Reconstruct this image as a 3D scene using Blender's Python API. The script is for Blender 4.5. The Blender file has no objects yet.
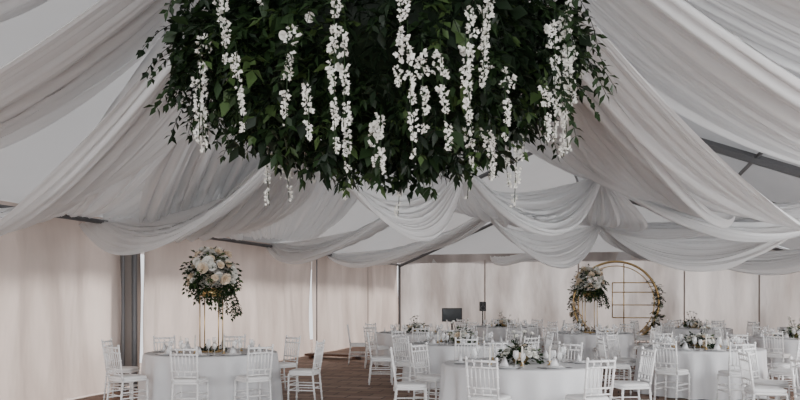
import bpy, math, random
from mathutils import Vector, Matrix
R=random.Random(7)
EX=Vector((.963,-.27,0)).normalized(); EY=Vector((-EX.y,EX.x,0))
def W(s,t,z=0): 
    v=EX*s+EY*t; return Vector((v.x,v.y,z))
TANG=math.atan2(EX.y,EX.x)

# ---------- materials ----------
def mat(name,col,rough=.6,transl=0,transp=0,metal=0,noise=0,nscale=5,bump=0,bscale=30,spec=.3,col2=None,stretch=None,lo=.32,hi=.68):
    m=bpy.data.materials.new(name); m.use_nodes=True
    nt=m.node_tree; N=nt.nodes; L=nt.links
    b=N['Principled BSDF']; out=N['Material Output']
    b.inputs['Base Color'].default_value=(*col,1); b.inputs['Roughness'].default_value=rough
    b.inputs['Metallic'].default_value=metal; b.inputs['Specular IOR Level'].default_value=spec
    tc=N.new('ShaderNodeTexCoord'); mp=N.new('ShaderNodeMapping')
    if stretch: mp.inputs['Scale'].default_value=stretch
    L.new(tc.outputs['Object'],mp.inputs['Vector'])
    csock=None
    if noise>0 or col2:
        nz=N.new('ShaderNodeTexNoise'); nz.inputs['Scale'].default_value=nscale; nz.inputs['Detail'].default_value=4
        L.new(mp.outputs[0],nz.inputs['Vector'])
        mx=N.new('ShaderNodeMix'); mx.data_type='RGBA'
        c2=col2 if col2 else tuple(c*(1-noise) for c in col)
        mx.inputs[6].default_value=(*col,1); mx.inputs[7].default_value=(*c2,1)
        f=nz.outputs['Fac']
        if stretch:
            mr=N.new('ShaderNodeMapRange'); mr.inputs[1].default_value=lo; mr.inputs[2].default_value=hi
            L.new(f,mr.inputs[0]); f=mr.outputs[0]
        L.new(f,mx.inputs[0]); csock=mx.outputs[2]
        L.new(csock,b.inputs['Base Color'])
    if bump>0:
        nb=N.new('ShaderNodeTexNoise'); nb.inputs['Scale'].default_value=bscale; nb.inputs['Detail'].default_value=3
        L.new(mp.outputs[0],nb.inputs['Vector'])
        bp=N.new('ShaderNodeBump'); bp.inputs['Strength'].default_value=bump; bp.inputs['Distance'].default_value=.1
        L.new(nb.outputs['Fac'],bp.inputs['Height']); L.new(bp.outputs[0],b.inputs['Normal'])
    sh=b.outputs[0]
    if transl>0:
        t=N.new('ShaderNodeBsdfTranslucent'); t.inputs[0].default_value=(*col,1)
        if csock: L.new(csock,t.inputs[0])
        if bump>0: L.new(bp.outputs[0],t.inputs['Normal'])
        ms=N.new('ShaderNodeMixShader'); ms.inputs[0].default_value=transl
        L.new(sh,ms.inputs[1]); L.new(t.outputs[0],ms.inputs[2]); sh=ms.outputs[0]
    if transp>0:
        t=N.new('ShaderNodeBsdfTransparent')
        ms=N.new('ShaderNodeMixShader'); ms.inputs[0].default_value=transp
        L.new(sh,ms.inputs[1]); L.new(t.outputs[0],ms.inputs[2]); sh=ms.outputs[0]
    L.new(sh,out.inputs[0])
    return m
M_drape=mat('sheer_chiffon',(.90,.905,.91),.8,transl=.34,transp=.14,spec=.1)
M_roof=mat('roof_pvc',(.56,.56,.57),.6,transl=.18,noise=.1,nscale=.8)
M_wall=mat('sidewall_canvas',(.70,.60,.545),.5,transl=.38,col2=(.47,.395,.355),nscale=1.0,bump=1,bscale=1.6,stretch=(1,1,.35))  # two noise tones paint soft light patches and vertical shading into the canvas
M_back=mat('backwall_pvc',(.62,.575,.555),.3,transl=.36,col2=(.33,.29,.27),nscale=.9,bump=.8,bscale=2,stretch=(1,1,.35),lo=.35,hi=.65)  # blurred light through the film is painted as blotchy colour noise
M_dark=mat('dark_curtain',(.27,.245,.23),.8)  # dark brown-grey cloth of the gathered strip in the left wall
M_alu=mat('aluminium_frame',(.15,.15,.155),.45,metal=.4)
M_seam=mat('canvas_seam_webbing',(.38,.33,.30),.7)
M_white=mat('white_lacquer',(.92,.92,.92),.35,spec=.5,noise=.03)
M_cush=mat('cushion_fabric',(.88,.88,.88),.8)
M_cloth=mat('table_linen',(.74,.745,.76),.85,bump=.03,bscale=40)
M_gold=mat('gold_metal',(.55,.38,.17),.35,metal=.8)
M_plate=mat('porcelain',(.88,.88,.88),.2,spec=.6)
M_glass=mat('clear_glass',(.9,.92,.93),.05,transp=.6,spec=1)
M_nap=mat('napkin_linen',(.80,.80,.81),.9)
M_g1=mat('leaf_dark',(.010,.021,.009),.5,noise=.4,nscale=9,spec=.2)
M_g2=mat('leaf_mid',(.022,.046,.016),.5,noise=.4,nscale=9,spec=.2)
M_g3=mat('leaf_light',(.06,.105,.032),.5,noise=.3,nscale=9,spec=.25)
M_fl=mat('white_petal',(.88,.87,.82),.7,transl=.2)
M_fl2=mat('cream_petal',(.82,.70,.55),.7,transl=.2)
M_black=mat('black_plastic',(.02,.02,.022),.4)
M_wood=mat('stained_wood',(.16,.075,.045),.5,noise=.5,nscale=12)
M_candle=mat('candle_wax',(.9,.87,.8),.5)
FOL=[M_g1,M_g2,M_g3,M_fl,M_fl2,M_gold,M_alu]

def floor_mat():
    m=bpy.data.materials.new('paver_floor'); m.use_nodes=True
    nt=m.node_tree;N=nt.nodes;L=nt.links;b=N['Principled BSDF']
    tc=N.new('ShaderNodeTexCoord'); br=N.new('ShaderNodeTexBrick')
    br.inputs['Scale'].default_value=1; br.inputs['Brick Width'].default_value=.6; br.inputs['Row Height'].default_value=.3
    br.inputs['Mortar Size'].default_value=.012
    br.inputs['Color1'].default_value=(.25,.15,.105,1); br.inputs['Color2'].default_value=(.42,.29,.22,1); br.inputs['Mortar'].default_value=(.07,.045,.035,1)
    L.new(tc.outputs['Object'],br.inputs['Vector'])
    nz=N.new('ShaderNodeTexNoise'); nz.inputs['Scale'].default_value=2.5; L.new(tc.outputs['Object'],nz.inputs['Vector'])
    mx=N.new('ShaderNodeMix'); mx.data_type='RGBA'; mx.blend_type='MULTIPLY'; mx.inputs[0].default_value=.5
    L.new(br.outputs[0],mx.inputs[6]); L.new(nz.outputs['Fac'],mx.inputs[7]); L.new(mx.outputs[2],b.inputs['Base Color'])
    b.inputs['Roughness'].default_value=.6; b.inputs['Specular IOR Level'].default_value=.15
    return m
M_floor=floor_mat()

# ---------- mesh builder ----------
class MB:
    def __init__(s): s.v=[];s.f=[];s.m=[]
    def add(s,vs,fs,mi=0):
        o=len(s.v); s.v.extend([tuple(v) for v in vs]); s.f.extend([tuple(i+o for i in f) for f in fs]); s.m.extend([mi]*len(fs))
    def floorz(s,z): s.v=[(a,b,max(c,z)) for a,b,c in s.v]
    def tube(s,pts,rads,mi=0,n=8,cap=True):
        pts=[Vector(p) for p in pts]
        if not isinstance(rads,(list,tuple)): rads=[rads]*len(pts)
        vs=[];fs=[]
        ref=None
        for i,p in enumerate(pts):
            d=(pts[min(i+1,len(pts)-1)]-pts[max(i-1,0)]).normalized()
            if ref is None or abs(ref.dot(d))>.95:
                ref=Vector((0,0,1)) if abs(d.z)<.9 else Vector((1,0,0))
            a=d.cross(ref).normalized(); b=a.cross(d)
            for k in range(n):
                th=2*math.pi*k/n
                vs.append(p+(a*math.cos(th)+b*math.sin(th))*rads[i])
        for i in range(len(pts)-1):
            for k in range(n):
                fs.append((i*n+k,i*n+(k+1)%n,(i+1)*n+(k+1)%n,(i+1)*n+k))
        if cap:
            fs.append(tuple(range(n))[::-1]); fs.append(tuple(range((len(pts)-1)*n,len(pts)*n)))
        s.add(vs,fs,mi)
    def ringtube(s,c,ax1,ax2,Rr,r,mi=0,n=64,a0=0,a1=2*math.pi,k=8):
        pts=[Vector(c)+Vector(ax1)*Rr*math.cos(a0+(a1-a0)*i/n)+Vector(ax2)*Rr*math.sin(a0+(a1-a0)*i/n) for i in range(n+1)]
        s.tube(pts,r,mi,k,cap=False)
    def box(s,c,sz,mi=0,rot=0):
        cx,cy,cz=c;x,y,z=[q/2 for q in sz];co,si=math.cos(rot),math.sin(rot)
        vs=[(cx+co*a*x-si*b*y,cy+si*a*x+co*b*y,cz+d*z) for a in(-1,1) for b in(-1,1) for d in(-1,1)]
        s.add(vs,[(0,1,3,2),(4,6,7,5),(0,4,5,1),(2,3,7,6),(0,2,6,4),(1,5,7,3)],mi)
    def lathe(s,c,prof,mi=0,n=16):
        vs=[];fs=[];c=Vector(c)
        for r,z in prof:
            for k in range(n):
                th=2*math.pi*k/n; vs.append(c+Vector((r*math.cos(th),r*math.sin(th),z)))
        for i in range(len(prof)-1):
            for k in range(n): fs.append((i*n+k,i*n+(k+1)%n,(i+1)*n+(k+1)%n,(i+1)*n+k))
        s.add(vs,fs,mi)
    def leaf(s,p,d,nrm,L,Wd,mi):
        p=Vector(p);d=d.normalized();a=d.cross(nrm)
        if a.length<1e-3: a=d.orthogonal()
        a.normalize(); nn=a.cross(d).normalized()
        s.add([p,p+d*L*.45+a*Wd+nn*L*.06,p+d*L*.5,p+d*L*.45-a*Wd+nn*L*.06,p+d*L-nn*L*.12],[(0,1,4,2),(0,2,4,3)],mi)
    def obj(s,name,mats,smooth=True,loc=None):
        me=bpy.data.meshes.new(name+'_mesh'); me.from_pydata(s.v,[],s.f)
        for m in mats: me.materials.append(m)
        me.polygons.foreach_set('material_index',s.m)
        if smooth: me.polygons.foreach_set('use_smooth',[True]*len(s.f))
        me.update()
        o=bpy.data.objects.new(name,me); bpy.context.scene.collection.objects.link(o)
        if loc is not None: o.location=loc
        return o
def rv(): 
    while True:
        v=Vector((R.uniform(-1,1),R.uniform(-1,1),R.uniform(-1,1)))
        if .05<v.length<1: return v.normalized()
def sprig(mb,p,d,L,n,ll,lw,droop=.4,mats=(0,0,0,1,1,2)):
    p=Vector(p);d=d.normalized();pts=[p.copy()]
    mi=R.choice(mats)
    for i in range(n):
        d=(d+Vector((0,0,-droop/n))+rv()*.08).normalized(); p=p+d*L/n; pts.append(p.copy())
        sd=d.cross(Vector((0,0,1))+rv()*.4)
        if sd.length<.01: sd=rv()
        sd.normalize()
        for sg in(-1,1):
            dd=(d*.7+sd*sg+rv()*.3)
            mb.leaf(p,dd,(Vector((0,0,1))+rv()*.7),ll*R.uniform(.7,1.15),lw*R.uniform(.8,1.2),mi)
    mb.leaf(p,d,rv(),ll,lw,mi)
    mb.tube(pts,.0025,0,3,cap=False)
def rose(mb,p,d,r,mi=3):
    p=Vector(p);d=d.normalized();a=d.orthogonal().normalized();b=d.cross(a)
    for ring,(rr,up,n) in enumerate(((1,.15,6),(.7,.55,5),(.38,.8,4))):
        off=R.uniform(0,6)
        for k in range(n):
            th=off+2*math.pi*k/n; o=a*math.cos(th)+b*math.sin(th); t=d.cross(o)
            w=r*rr*.75
            c0=p+d*r*.05
            m=p+o*r*rr*.75+d*r*(up*.6); e=p+o*r*rr+d*r*(up+.25)
            mb.add([c0,m+t*w,e+t*w*.6,e+o*r*.1,e-t*w*.6,m-t*w],[(0,1,2,3),(0,3,4,5)],mi)
    mb.lathe(p,[(r*.05,r*.2),(r*.3,r*.5),(r*.3,r*.8),(.001,r)],mi,6)

# ---------- tent shell ----------
SL,SR,T0,T1,EAVE,RID,SM=-8.2,6.4,-6,29,2.9,5.8,-1.4
fl=bpy.data.meshes.new('floor'); 
fl.from_pydata([(SL-3,T0-10,0),(SR+3,T0-10,0),(SR+3,T1+3,0),(SL-3,T1+3,0)],[],[(0,1,2,3)]); fl.materials.append(M_floor)
fo=bpy.data.objects.new('floor',fl); bpy.context.scene.collection.objects.link(fo); fo.rotation_euler=(0,0,TANG)
def sheet(name,P,U,V,nu,nv,disp,m,nrm):
    mb=MB();vs=[];fs=[]
    for i in range(nu+1):
        for j in range(nv+1):
            u=i/nu;v=j/nv
            vs.append(P+U*u+V*v+nrm*disp(u,v))
    for i in range(nu):
        for j in range(nv):
            a=i*(nv+1)+j; fs.append((a,a+nv+1,a+nv+2,a+1))
    mb.add(vs,fs); return mb.obj(name,[m])
def wrink(seed,amp,L):
    r=random.Random(seed); ph=[r.uniform(0,6) for _ in range(8)]
    def f(u,v):
        x=u*L
        return amp*(math.sin(x*1.9+ph[0]+v*.8)+.6*math.sin(x*4.3+ph[1]-v*1.5)+.35*math.sin(x*9.1+ph[2]+v*2.5)+.5*math.sin(v*4+x*.8+ph[3]))*(.3+.7*math.sin(math.pi*min(v,1)))
    return f
def wall(name,s0,t0,s1,t1,h,m,seed,amp=.02):
    P=W(s0,t0,0.02);U=W(s1,t1,0.02)-P;n=Vector((-U.y,U.x,0)).normalized()
    return sheet(name,P,U,Vector((0,0,h)),max(8,int(U.length*8)),16,wrink(seed,amp,U.length),m,n)
wall('wall_left',SL,T0,SL,11.5,EAVE,M_wall,1,.09)
wall('wall_left_middle',SL,12.2,SL,20.2,EAVE,M_wall,2,.07)
wall('wall_left_rear',SL,20.35,SL,T1,EAVE,M_wall,3,.07)
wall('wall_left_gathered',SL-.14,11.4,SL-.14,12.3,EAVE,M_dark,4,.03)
wall('wall_back',SL,T1,SR,T1,EAVE+.3,M_back,5,.06)
wall('wall_right',SR,T1,SR,T0,EAVE,M_wall,6,.03)
mb=MB()
for s in(-4.8,-1.4,2.2,4.6): mb.box(tuple(W(s,T1-.17,1.5)),(.05,.012,2.96),0,TANG)
for t in(24.6,): mb.box(tuple(W(SL+.2,t,1.45)),(.012,.05,2.85),0,TANG)
mb.obj('trim_1',[M_seam],smooth=False)
mb=MB(); mb.add([W(SL,T1+.02,EAVE),W(SR,T1+.02,EAVE),W(SM,T1+.02,RID)],[(0,1,2)]); mb.obj('wall_gable',[M_roof])
def roofz(s): return EAVE+(RID-EAVE)*((s-SL)/(SM-SL) if s<SM else (SR-s)/(SR-SM))
for nm,sa in(('ceiling_left',SL-1.1),('ceiling_right',SR+.1)):  # left edge extended out of view, added to shade the wall top
    P=W(sa,T0,roofz(sa)+.03);U=W(sa,T1,roofz(sa)+.03)-P;V=W(SM,T0,RID)-P
    sheet(nm,P,U,V,80,20,lambda u,v:-.05*abs(math.sin(u*math.pi*8.23))*math.sin(math.pi*v),M_roof,Vector((0,0,1)))
mb=MB()
for t in(3.3,11.8,20.3,28.8):
    for s0 in(SL+.1,SR-.1):
        a=W(s0,t,EAVE-.12);b=W(SM,t,RID-.15)
        mb.tube([a,b],.06,0,6)
        mb.tube([W(s0,t,0),W(s0,t,EAVE-.1)],.018 if t==20.3 else .05,0,8)
mb.tube([W(SR-.1,16,EAVE-.12),W(SM,16,RID-.15)],.10,0,6); mb.tube([W(SR-.1,16,0),W(SR-.1,16,EAVE-.1)],.06,0,8)
mb.tube([W(SL+.12,11.45,0),W(SL+.12,11.45,EAVE-.1)],.03,0,8)
for s in(SL+.1,SM,2.5,SR-.1):
    mb.tube([W(s,T0,roofz(s)-.12),W(s,T1-.1,roofz(s)-.12)],.04,0,6)
mb.obj('tent_frame',[M_alu],smooth=False)

# ---------- drapes ----------
def drape(A,B,s0,s1,wA=.25,wB=1.4,spread=.8,n=12,amp=.056,seed=0,flip=False,liftB=0):
    n=int(n*1.35)
    r=random.Random(seed+50)
    A=Vector(A);B=Vector(B);ch=B-A;pp=Vector((-ch.y,ch.x,0)).normalized()
    if pp.y>0: pp=-pp
    if flip: pp=-pp
    NU,NV=56,170
    ph=[r.uniform(0,6.28) for _ in range(6)]
    vs=[];fs=[]
    for i in range(NU+1):
        u=i/NU;e=math.sin(math.pi*u)
        for j in range(NV+1):
            v=j/NV;w=(wA*(1-u)+wB*u+spread*e)
            ve=v+.05*math.sin(v*9+ph[4]+u*2)
            s=s0+(s1-s0)*v
            p=A.lerp(B,u)+pp*(v-.5)*w
            z=-4*s*u*(1-u)+liftB*u*(v-.5)
            q=2*math.pi*n*ve
            d=math.sin(q*.37+ph[5]+u*.8)*1.3+math.sin(q+ph[0]+u*1.3)+.55*math.sin(q*1.73+ph[1]-u*1.6)+.3*math.sin(q*2.9+ph[2]+u*2)
            a=amp*(.35+.65*e)*(.6+.4*math.sin(v*5+ph[3]+u*3))
            p=p+Vector((0,0,z+d*a))+pp*(.6*a*math.cos(q+ph[0]+u*1.3))
            vs.append(p)
    for i in range(NU):
        for j in range(NV):
            a=i*(NV+1)+j; fs.append((a,a+NV+1,a+NV+2,a+1))
    mb=MB();mb.add(vs,fs);return mb.obj('ceiling_drape',[M_drape])
H1=(-.14,5.5,5.3)
drape(H1,(-6.3,7.7,2.85),.25,1.35,seed=1,wB=2.2,spread=1.2)
drape(H1,(-6.9,5.4,2.85),.15,.9,seed=21,wB=2.0,spread=1.2)
drape(H1,(-5.65,10.3,2.75),.45,1.68,seed=2,wB=1.6,spread=1.1)
drape(H1,(-4.95,12.6,2.9),.2,1.0,seed=22,wB=1.6,spread=1.3)
drape(H1,(-4.1,15.6,2.95),.2,1.0,seed=31,wB=1.8,spread=1.4)
drape(H1,(-3.0,19.3,3.0),.2,.9,seed=32,wB=1.8,spread=1.5)
drape((-1.2,10,3.75),(-4.93,12.9,2.9),.2,1.1,seed=3,wB=1.0,spread=.9)
drape((-1.2,10,3.75),(-3.9,16.2,2.95),.1,.7,seed=23,wB=1.4,spread=1.2)
drape((-1.2,10,3.75),(.9,12,3.6),.3,1.3,seed=5,wA=.3,wB=.3,spread=.9)
drape((-3.04,19.4,2.95),(.9,12,3.6),.1,.95,seed=4,wA=.8,wB=.3,spread=1.2)
drape((.9,12,3.6),(3.3,13,3.6),.25,1.05,seed=6,wA=.3,wB=.3,spread=1)
drape((-1.96,23.3,2.9),(1.9,17,3.4),.1,.7,seed=7,wA=.8,wB=.3,spread=1.3)
drape((1.9,17,3.4),(4.6,18,3.3),.3,1.15,seed=8,wA=.3,wB=.3,spread=1)
drape((4.6,18,3.3),(8.7,16,3.4),.4,1.15,seed=9,wA=.3,wB=.6,spread=1)
drape(H1,(7.2,13,3.2),.9,1.8,seed=10,wB=1.4,spread=1.3)
drape(H1,(5.6,14,3.3),.7,1.45,seed=20,wB=.9,spread=1.2)
drape(H1,(8.2,10.5,3.2),.6,1.35,seed=11,wB=1.8,spread=1.3)
drape(H1,(8.3,8.0,3.2),.2,.95,seed=12,wB=2,spread=1.3)
drape(H1,(8.0,5.6,3.2),.1,.7,seed=24,wB=2,spread=1.3)
drape((3.3,13,3.6),(7.9,13.5,3.4),.3,1.0,seed=13,wA=.3,wB=.6,spread=1.1)
drape((6.5,20,3.1),(11.3,20,3.0),.3,.85,seed=14,wA=.3,wB=.6,spread=1)
drape(H1,(3.3,13,3.6),.3,1.0,seed=15,wB=.5,spread=1.4)
drape(H1,(.9,12,3.6),.2,.7,seed=25,wB=.5,spread=1.6)
drape(H1,(-1.2,10,3.75),.2,.6,seed=16,wB=.5,spread=1.4)
drape((-1.0,27,3.0),(1.9,17,3.4),.1,.6,seed=17,wA=.8,wB=.4,spread=1.3)
drape((4.6,18,3.3),(3.5,27,3.0),.1,.6,seed=18,wB=.8,spread=1.3)
drape((4.6,18,3.3),(9.0,24.5,3.0),.2,.7,seed=19,wB=.8,spread=1.2)
drape((.9,12,3.6),(1.9,17,3.4),.1,.5,seed=26,wA=.3,wB=.4,spread=1.5)
drape((3.3,13,3.6),(4.6,18,3.3),.1,.5,seed=27,wA=.3,wB=.4,spread=1.5)
drape((7.9,13.5,3.4),(4.6,18,3.3),.15,.6,seed=28,wA=.5,wB=.4,spread=1.4)

# ---------- chandelier ----------
mb=MB(); C=Vector((-.13,5.5,3.38)); RX,RY,RZ=1.30,1.08,.80
vs=[];fs=[];NA,NB=40,20
for i in range(NB+1):
    for j in range(NA):
        ph=math.pi*i/NB;th=2*math.pi*j/NA;k=.80*(1+.06*math.sin(5*th+3*ph)+.05*R.uniform(-1,1))
        vs.append(C+Vector((RX*k*math.sin(ph)*math.cos(th),RY*k*math.sin(ph)*math.sin(th),RZ*k*math.cos(ph))))
for i in range(NB):
    for j in range(NA): fs.append((i*NA+j,i*NA+(j+1)%NA,(i+1)*NA+(j+1)%NA,(i+1)*NA+j))
mb.add(vs,fs,0)  # solid dark core added inside the leaves to block light
GM=(0,0,0,0,1,1,1,2)
for i in range(2400):
    n=rv(); th=math.atan2(n.y,n.x)
    lump=1+.07*math.sin(4*th+1+3*n.z)+.06*math.sin(9*th+5*n.z)+.04*math.sin(15*th-7*n.z)
    k=R.uniform(.78,.97)*lump
    p=C+Vector((n.x*RX*k,n.y*RY*k,n.z*RZ*k))
    d=(n*.7+rv()*.9+Vector((0,0,-.4)))
    if i%6==0: sprig(mb,p,d,R.uniform(.14,.22),2,R.uniform(.11,.16),R.uniform(.03,.045),.9,GM)
    else: sprig(mb,p,d,R.uniform(.12,.28),R.randint(3,5),R.uniform(.06,.12),R.uniform(.012,.025),.9,GM)
for i in range(80):
    th=R.uniform(0,6.28); 
    if i<22: th=math.pi+R.uniform(-.5,.4)
    p=C+Vector((RX*.97*math.cos(th),RY*.97*math.sin(th),R.uniform(-.5,.35)))
    sprig(mb,p,Vector((math.cos(th),math.sin(th),R.uniform(-.6,.3) if i>=22 else -.8)),R.uniform(.25,.5),8,.08,.016,1.6,(0,0,1,1))
def strand(x,y,z0,z1,w=.04):
    L=z0-z1; n=int(L/.0058); sx,sy=R.uniform(-.05,.05),R.uniform(-.03,.03)
    ph=R.uniform(0,6)
    mb.tube([(x,y,z0+.05),(x+sx,y+sy,z1)],.003,1,4)
    for i in range(n):
        t=i/n; z=z0-L*t
        if math.sin(t*L*31+ph)<-.75: continue
        rr=w*(1-.7*t**1.5)*(.8+.4*math.sin(t*L*19+ph))
        th=R.uniform(0,6.28);q=rr*math.sqrt(R.random())
        o=Vector((math.cos(th),math.sin(th),0))
        p=Vector((x+sx*t+.015*math.sin(t*L*7+ph),y+sy*t,z))+o*q
        s=.012*(1.1-.3*t)*R.uniform(.8,1.4)
        for k in range(3):
            mb.leaf(p,(o*.7+rv()*.8+Vector((0,0,-.3))),rv(),s*1.7,s*.75,3)
def surf(x):
    q=max(.02,1-((x-C.x)/RX)**2); return C.y-RY*1.12*math.sqrt(q)
L_=[(-1.02,3.7,2.98),(-.95,3.03,2.55),(-.62,3.1,2.55),(-.36,3.7,2.38),(-.30,3.1,2.5),(.0,3.7,2.75),(.04,3.05,2.36),(.12,2.95,2.5),
(.22,3.0,2.4),(.40,3.7,2.65),(.36,3.0,2.5),(.52,3.7,2.95),(.6,2.9,2.5),(.94,3.3,2.55),(1.0,3.1,2.5),(-1.22,3.2,2.55),(.46,3.3,2.75),
(-.75,3.7,3.2),(1.06,3.55,2.9),(-.5,2.8,2.45),(-1.12,3.6,3.15),(1.08,3.2,2.5),(1.03,3.4,2.75),(-1.25,2.95,2.5),(.85,2.85,2.5)]
for x,a,b in L_:
    strand(x,surf(x)-R.uniform(.02,.08),a,b,R.uniform(.022,.042))
for i in range(18):
    th=R.uniform(.2,2.9);k=R.uniform(.6,1.1); z=R.uniform(2.6,3.3) if k>.95 else R.uniform(2.65,2.85)
    if i>11: th=-th; k=R.uniform(.5,.85); z=2.7
    strand(C.x+RX*k*math.cos(th),C.y+RY*k*math.sin(th),z,z-R.uniform(.25,.45),R.uniform(.022,.032))
for i in range(24):
    n=rv(); n.y=-abs(n.y)
    rose(mb,C+Vector((n.x*RX*1.03,n.y*RY*1.06,n.z*RZ)),n,R.uniform(.02,.032),3)
mb.tube([C+Vector((0,0,.6)),(C.x,C.y,5.62)],.015,6,6)
for k in range(4):
    th=k*math.pi/2+.4; mb.tube([C+Vector((1.0*math.cos(th),.8*math.sin(th),.4)),(C.x,C.y,4.9)],.006,6,4)
mb.obj('floral_chandelier',FOL)

# ---------- chair ----------
def chair_mesh():
    mb=MB()
    def bam(a,b,r,rings=()):
        a=Vector(a);b=Vector(b);mb.tube([a,b],r,0,8)
        for q in rings:
            p=a.lerp(b,q);d=(b-a).normalized()*.007
            mb.tube([p-d*1.4,p-d*.5,p+d*.5,p+d*1.4],[r,r*1.45,r*1.45,r],0,8,cap=False)
    w=.19
    for sx in(-1,1):
        bam((sx*w,.19,0),(sx*(w-.005),.185,.44),.014,(.12,.35,.6,.85))
        bam((sx*(w-.02),-.23,0),(sx*(w-.02),-.185,.44),.014,(.12,.35,.6,.85))
        bam((sx*(w-.02),-.185,.44),(sx*(w-.012),-.255,.92),.0135,(.12,.35,.6,.8))
        bam((sx*(w-.005),.187,.2),(sx*(w-.02),-.207,.2),.009,(.5,))
        bam((sx*(w-.005),.187,.28),(sx*(w-.02),-.2,.28),.009,(.3,.7))
        mb.lathe((sx*(w-.012),-.257,.915),[(.0135,0),(.018,.012),(.014,.028),(.001,.034)],0,8)
    for z in(.2,.28): 
        bam((-w,.188,z),(w,.188,z),.009,(.3,.7))
    bam((-w+.02,-.207,.24),(w-.02,-.207,.24),.009,(.5,))
    def by(z): return -.185-(z-.44)/.48*.07
    for z,r in((.90,.014),(.83,.011),(.60,.011),(.53,.010)):
        bam((-w+.015,by(z),z),(w-.015,by(z),z),r,(.2,.5,.8))
    for i in range(6):
        x=-.125+.05*i
        bam((x,by(.60),.60),(x,by(.83),.83),.0075,(.5,))
    for i in range(3):
        x=-.09+.09*i; bam((x,by(.83),.83),(x,by(.9),.9),.007,(.5,)); bam((x,by(.53),.53),(x,by(.6),.6),.007,(.5,))
    def slab(zs,mi):
        n=24;vs=[];fs=[]
        for z,k in zs:
            for i in range(n):
                th=2*math.pi*i/n;cc=math.cos(th);ss=math.sin(th)
                x=abs(cc)**.35*(1 if cc>0 else -1);y=abs(ss)**.35*(1 if ss>0 else -1)
                vs.append((x*.2*k*(1+.04*y),y*.205*k,z))
        for l in range(len(zs)-1):
            for i in range(n): fs.append((l*n+i,l*n+(i+1)%n,(l+1)*n+(i+1)%n,(l+1)*n+i))
        fs.append(tuple(range(n))[::-1]);fs.append(tuple(range((len(zs)-1)*n,len(zs)*n)))
        mb.add(vs,fs,mi)
    slab([(.425,.97),(.43,1.02),(.45,1.02),(.455,.98)],0)
    slab([(.456,.94),(.465,.98),(.485,.98),(.497,.9),(.503,.7)],1)
    return mb.obj('chiavari_chair',[M_white,M_cush]) 
proto=chair_mesh(); first=[True]
def chair(x,y,fx,fy,jit=.12):
    if first[0]: o=proto; first[0]=False
    else:
        o=bpy.data.objects.new('chiavari_chair',proto.data); bpy.context.scene.collection.objects.link(o)
    o.location=(x,y,.001); o.rotation_euler=(0,0,math.atan2(fy-y,fx-x)-math.pi/2+R.uniform(-jit,jit))
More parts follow.
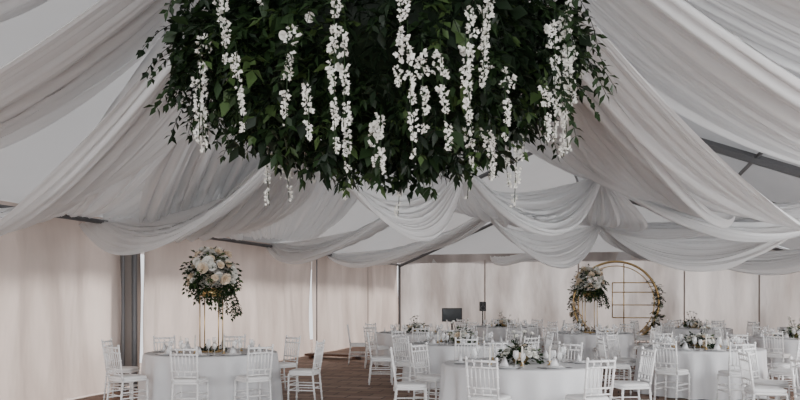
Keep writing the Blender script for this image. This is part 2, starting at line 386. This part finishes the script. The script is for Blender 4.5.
# ---------- tables ----------
def wineglass(mb,c,s=1):
    mb.lathe(c,[(.001,.002),(.032*s,.003),(.006,.01),(.004,.03*s),(.004,.09*s),(.02*s,.10*s),(.036*s,.13*s),(.036*s,.16*s),(.03*s,.20*s)],2,10)
TR=1.0
def table(x,y,angs,kind='low',Rc=1.4,fs_=1.0):
    mb=MB();n=144;vs=[];fs=[]
    prof=[(0,.752,0),(.3,.752,0),(.6,.752,0),(.9,.752,0),(.985,.752,0),(1.0,.745,.0),(1.005,.72,.1),(1.0,.62,.35),(1.0,.45,.65),(1.01,.25,.9),(1.02,.06,1),(1.025,.015,1)]
    ph=R.uniform(0,6);nf=R.choice((17,19,21))
    for r,z,k in prof:
        for i in range(n):
            th=2*math.pi*i/n
            d=.05*k*(math.sin(nf*th+ph)+.5*math.sin((nf*1.0-6)*th+1.3*ph))
            rr=(r+d)*TR if r>.99 else r*TR
            vs.append((rr*math.cos(th),rr*math.sin(th),z))
    for l in range(len(prof)-1):
        for i in range(n): fs.append((l*n+i,l*n+(i+1)%n,(l+1)*n+(i+1)%n,(l+1)*n+i))
    mb.add(vs,fs,0)
    mb.obj('banquet_table',[M_cloth],loc=(x,y,0))
    mb=MB()
    for a in angs:
        a=math.radians(a);d=Vector((math.cos(a),math.sin(a),0));t=Vector((-d.y,d.x,0))
        p=d*.76+Vector((0,0,.753))
        mb.lathe(p,[(.001,.004),(.09,.004),(.135,.014),(.14,.018),(.135,.017),(.09,.009),(.001,.009)],0,20)
        mb.lathe(p,[(.001,.012),(.07,.014),(.1,.022),(.105,.026),(.07,.02),(.001,.02)],0,20)
        q=p+Vector((0,0,.025))
        mb.add([q-t*.05-d*.02,q+t*.05-d*.02,q+t*.05+d*.03,q-t*.05+d*.03,q-t*.012+Vector((0,0,.11)),q+t*.012+Vector((0,0,.11))],[(0,1,5,4),(2,3,4,5),(1,2,5),(3,0,4),(3,2,1,0)],1)
        wineglass(mb,d*.60+t*.1+Vector((0,0,.753)),1.0)
        wineglass(mb,d*.60+t*.19+Vector((0,0,.753)),.85)
        for off in(.17,.19):
            c=p+t*off; mb.box((c.x,c.y,.756),(.19,.012,.004),3,a)
        c=p-t*.17; mb.box((c.x,c.y,.756),(.19,.018,.004),3,a)
    mb.obj('place_settings',[M_plate,M_nap,M_glass,M_alu],loc=(x,y,0))
    mb=MB()
    if kind=='low':
        mb.lathe((0,0,.753),[(.001,.0),(.08,.0),(.11,.05),(.1,.09)],5,14)
        for i in range(60):
            n_=rv(); n_.z=abs(n_.z)
            sprig(mb,Vector((n_.x*.12,n_.y*.12,.83+n_.z*.03)),n_+Vector((0,0,-.1)),.17,4,.06,.014,.8,(0,1,1,2))
        for i in range(28):
            n_=rv(); n_.z=abs(n_.z)*.9+.1
            rose(mb,Vector((n_.x*.22,n_.y*.22,.82+n_.z*.13)),n_,R.uniform(.03,.05),3 if R.random()<.8 else 4)
        for i in range(5):
            th=R.uniform(0,6.28);q=Vector((.15*math.cos(th),.15*math.sin(th),R.uniform(1.05,1.2)))
            mb.tube([(q.x*.3,q.y*.3,.85),q],.003,1,4); rose(mb,q,Vector((q.x,q.y,.5)),.03)
    else:
        for k in range(4):
            th=math.pi/4+k*math.pi/2
            mb.tube([(.2*math.cos(th),.2*math.sin(th),.755),(.2*math.cos(th),.2*math.sin(th),1.62)],.009,5,6)
        for z in(.765,1.62): 
            for k in range(4):
                t1=math.pi/4+k*math.pi/2;t2=t1+math.pi/2
                mb.tube([(.2*math.cos(t1),.2*math.sin(t1),z),(.2*math.cos(t2),.2*math.sin(t2),z)],.009,5,6)
        mb.lathe((0,0,1.6),[(.001,.0),(.14,.0),(.16,.1),(.1,.14)],5,14)
        cz=1.93
        for i in range(150):
            n_=rv()
            sprig(mb,Vector((n_.x*.22,n_.y*.22,cz+n_.z*.22)),n_+Vector((0,0,-.3)),R.uniform(.15,.27)*fs_,5,.075*fs_,.018,.7,(0,1,1,2))
        for i in range(14):
            th=R.uniform(-1.2,.6)
            sprig(mb,Vector((.28*math.cos(th),.25*math.sin(th),cz-.15)),Vector((math.cos(th),math.sin(th),-1.2)),R.uniform(.35,.55)*fs_,9,.06,.016,1.5,(0,1,1))
        for i in range(84):
            n_=rv(); 
            if n_.z<-.5: n_.z*=.4
            q=R.uniform(.30,.37)*fs_
            rose(mb,Vector((n_.x*q,n_.y*q,cz+.05+n_.z*q)),n_,R.uniform(.045,.08),3 if R.random()<.6 else 4)
        for i in range(26): 
            n_=rv();n_.z=abs(n_.z)
            th=R.uniform(0,6.28);q=R.uniform(.08,.2)
            sprig(mb,Vector((q*math.cos(th),q*math.sin(th),.79)),n_,.11,4,.04,.012,.5,(0,1))
    mb.floorz(.757)
    mb.obj('tall_floral_centerpiece' if kind=='tall' else 'low_floral_centerpiece',FOL,loc=(x,y,0))
    mb=MB()
    for k in range(6):
        th=k*math.pi/3+.3+R.uniform(-.2,.2);q=Vector((.46*math.cos(th),.46*math.sin(th),.754));h=R.uniform(.08,.2)
        mb.lathe(q,[(.001,0),(.03,.0),(.03,.01),(.008,.02),(.012,.05)],1,10)
        mb.lathe(q,[(.011,.04),(.011,.05+h),(.001,.052+h)],0,8)
    mb.obj('candle_holders',[M_candle,M_gold],loc=(x,y,0))
    for a in angs:
        a=math.radians(a+R.uniform(-2,2)); rc=Rc+R.uniform(-.02,.06)
        chair(x+rc*math.cos(a),y+rc*math.sin(a),x,y)
table(-2.9,12,(172,228,270,307,352,48,90,133),'tall')
table(1.54,10,(180,247,293,5,55,95,137))
table(5.0,13,(185,232,268,310,355,45,90,135))
table(1.1,14.4,(182,228,270,315,0,45,90,135))
table(5.85,9.3,(172,212,250,135,90,45,300,0))
table(4.5,18.5,(180,225,270,315,0,45,90,135),'tall',fs_=.85)
table(.4,18.6,(180,228,270,312,0,45,90,135))
table(3.0,22.3,(180,228,270,312,0,45,90,135))
table(8.3,16.3,(180,228,270,312,0,45,90,135))
table(8.0,21.3,(180,228,270,312,0,45,90,135))

# ---------- head table ----------
mb=MB();cx,cy=10.4,18.6
vs=[];fs=[];n=160;hx,hy=1.2,.4
per=[]
for i in range(n):
    q=i/n*4
    k=int(q);f=q-k
    per.append([(-hx+2*hx*f,-hy,0,-1),(hx,-hy+2*hy*f,1,0),(hx-2*hx*f,hy,0,1),(-hx,hy-2*hy*f,-1,0)][k])
lv=[(.86,0,0),(.855,0,1),(.80,.15,1),(.5,.6,1),(.02,1,1)]
for z,k,e in lv:
    for i,(x,y,nx,ny) in enumerate(per):
        d=.03*k*math.sin(i*.9)+.005*e
        p=Vector((x+nx*d,y+ny*d,0)); vs.append((p.x,p.y,z))
for l in range(len(lv)-1):
    for i in range(n): fs.append((l*n+i,l*n+(i+1)%n,(l+1)*n+(i+1)%n,(l+1)*n+i))
fs.append(tuple(range(n)))
mb.add(vs,fs,0)
o=mb.obj('head_table',[M_cloth],smooth=False,loc=(cx,cy,0)); o.rotation_euler=(0,0,TANG)
mb=MB()
for k in range(50):
    x=R.uniform(-1.0,1.0);rose(mb,(x,-.1+R.uniform(-.1,.1),.93+R.uniform(0,.14)),rv()+Vector((0,-.5,1)),R.uniform(.04,.07),3)
    sprig(mb,(x,-.1,.93),rv()+Vector((0,-.2,.3)),.18,5,.07,.016,.7,(0,1,1))
mb.floorz(.867)
o=mb.obj('head_table_garland',FOL,loc=(cx,cy,0)); o.rotation_euler=(0,0,TANG)

# ---------- gold ring arch ----------
mb=MB();U=Vector((1,0,0));Z=Vector((0,0,1));
mb.ringtube((0,0,1.42),U,Z,1.3,.03,5)
mb.ringtube((0,.25,1.42),U,Z,1.3,.03,5)
mb.ringtube((0,0,1.42),U,Z,1.16,.015,5)
for k in range(16):
    th=k*math.pi/8;a=Vector((1.3*math.cos(th),0,1.42+1.3*math.sin(th)));mb.tube([a,a+Vector((0,.25,0))],.015,5,6)
mb.tube([(.25,0,.2),(.25,0,2.65)],.02,5,6)
for z in(1.75,2.05,1.35,.95): mb.tube([(-.1,0,z),(math.sqrt(1.69-(z-1.42)**2),0,z)],.018,5,6)
mb.tube([(-.1,0,.95),(-.1,0,2.05)],.018,5,6)
mb.box((0,.12,.06),(1.6,.6,.12),5)
for i in range(170):
    th=math.radians(R.choice((R.uniform(130,235),R.uniform(-50,35))))
    p=Vector((1.3*math.cos(th),R.uniform(-.05,.2),1.42+1.3*math.sin(th)))
    sprig(mb,p,rv()+Vector((0,-.4,0)),.2,5,.08,.02,.8,(0,1,1,2))
    if i%5==0: rose(mb,p+rv()*.1,Vector((0,-1,.2))+rv()*.5,R.uniform(.05,.08),R.choice((3,4)))
mb.floorz(.01)
o=mb.obj('gold_wedding_arch',FOL,loc=(6.8,24.6,0)); o.rotation_euler=(0,0,TANG)

# ---------- loudspeaker on tripod, monitor ----------
mb=MB()
mb.tube([(0,0,.3),(0,0,1.2)],.02,0,8)
for k in range(3):
    th=k*2.094+.3; mb.tube([(0,0,.75),(.45*math.cos(th),.45*math.sin(th),.012)],.014,0,6)
mb.box((0,0,1.3),(.2,.2,.3),0)
mb.ringtube((0,-.105,1.25),(1,0,0),(0,0,1),.07,.01,1,24); mb.ringtube((0,-.105,1.39),(1,0,0),(0,0,1),.03,.007,1,16)
mb.obj('tripod_loudspeaker',[M_black,M_alu],smooth=False,loc=(2.65,25,0))
mb=MB()
mb.box((0,0,1.05),(.62,.05,.42),0); mb.box((0,-.03,1.05),(.56,.01,.36),1)
mb.tube([(0,.02,.02),(0,.02,.9)],.025,0,8); mb.box((0,.02,.015),(.45,.35,.03),0)
mb.obj('monitor_on_stand',[M_black,mat('screen_glass',(.03,.035,.04),.15)],smooth=False,loc=(1.6,24,0))
mb=MB()
for k in range(3): mb.box((0,k*.16-.16,.1),(1.5,.15,.05),0)
for x in(-.6,.6): mb.box((x,0,.04),(.08,.46,.07),0)
o=mb.obj('wooden_pallet',[M_wood],smooth=False,loc=(-1.7,20.3,0)); o.rotation_euler=(0,0,TANG)

# ---------- light ----------
w=bpy.data.worlds.new('overcast');bpy.context.scene.world=w;w.use_nodes=True
bg=w.node_tree.nodes['Background'];bg.inputs[0].default_value=(.93,.96,1,1);bg.inputs[1].default_value=1.6
sd=bpy.data.lights.new('sun','SUN');sd.energy=9.5;sd.angle=math.radians(14);sd.color=(1,.955,.91)
so=bpy.data.objects.new('sun',sd);bpy.context.scene.collection.objects.link(so)
dirv=(EX*.75+EY*-.55+Vector((0,0,-.42)))
so.rotation_euler=dirv.to_track_quat('-Z','Y').to_euler()
def area(name,loc,tgt,sx,sy,e,col=(1,1,1)):
    d=bpy.data.lights.new(name,'AREA');d.shape='RECTANGLE';d.size=sx;d.size_y=sy;d.energy=e;d.color=col
    o=bpy.data.objects.new(name,d);bpy.context.scene.collection.objects.link(o);o.location=loc
    o.rotation_euler=(Vector(tgt)-Vector(loc)).to_track_quat('-Z','Y').to_euler()
area('entrance_daylight',W(-1,-5.8,2.0),W(-1,10,1.6),12,3.4,1000,(.95,.975,1))
area('side_daylight',W(SR-.3,11,1.8),W(SL,13,1.2),16,2.2,1050,(.96,.98,1))

cam=bpy.data.cameras.new('camera');co=bpy.data.objects.new('camera',cam);bpy.context.scene.collection.objects.link(co)
co.location=(0,0,1.6);co.rotation_euler=(math.pi/2,0,0)
cam.sensor_width=36;cam.lens=35.1;cam.shift_y=97/800;cam.clip_end=200
bpy.context.scene.camera=co
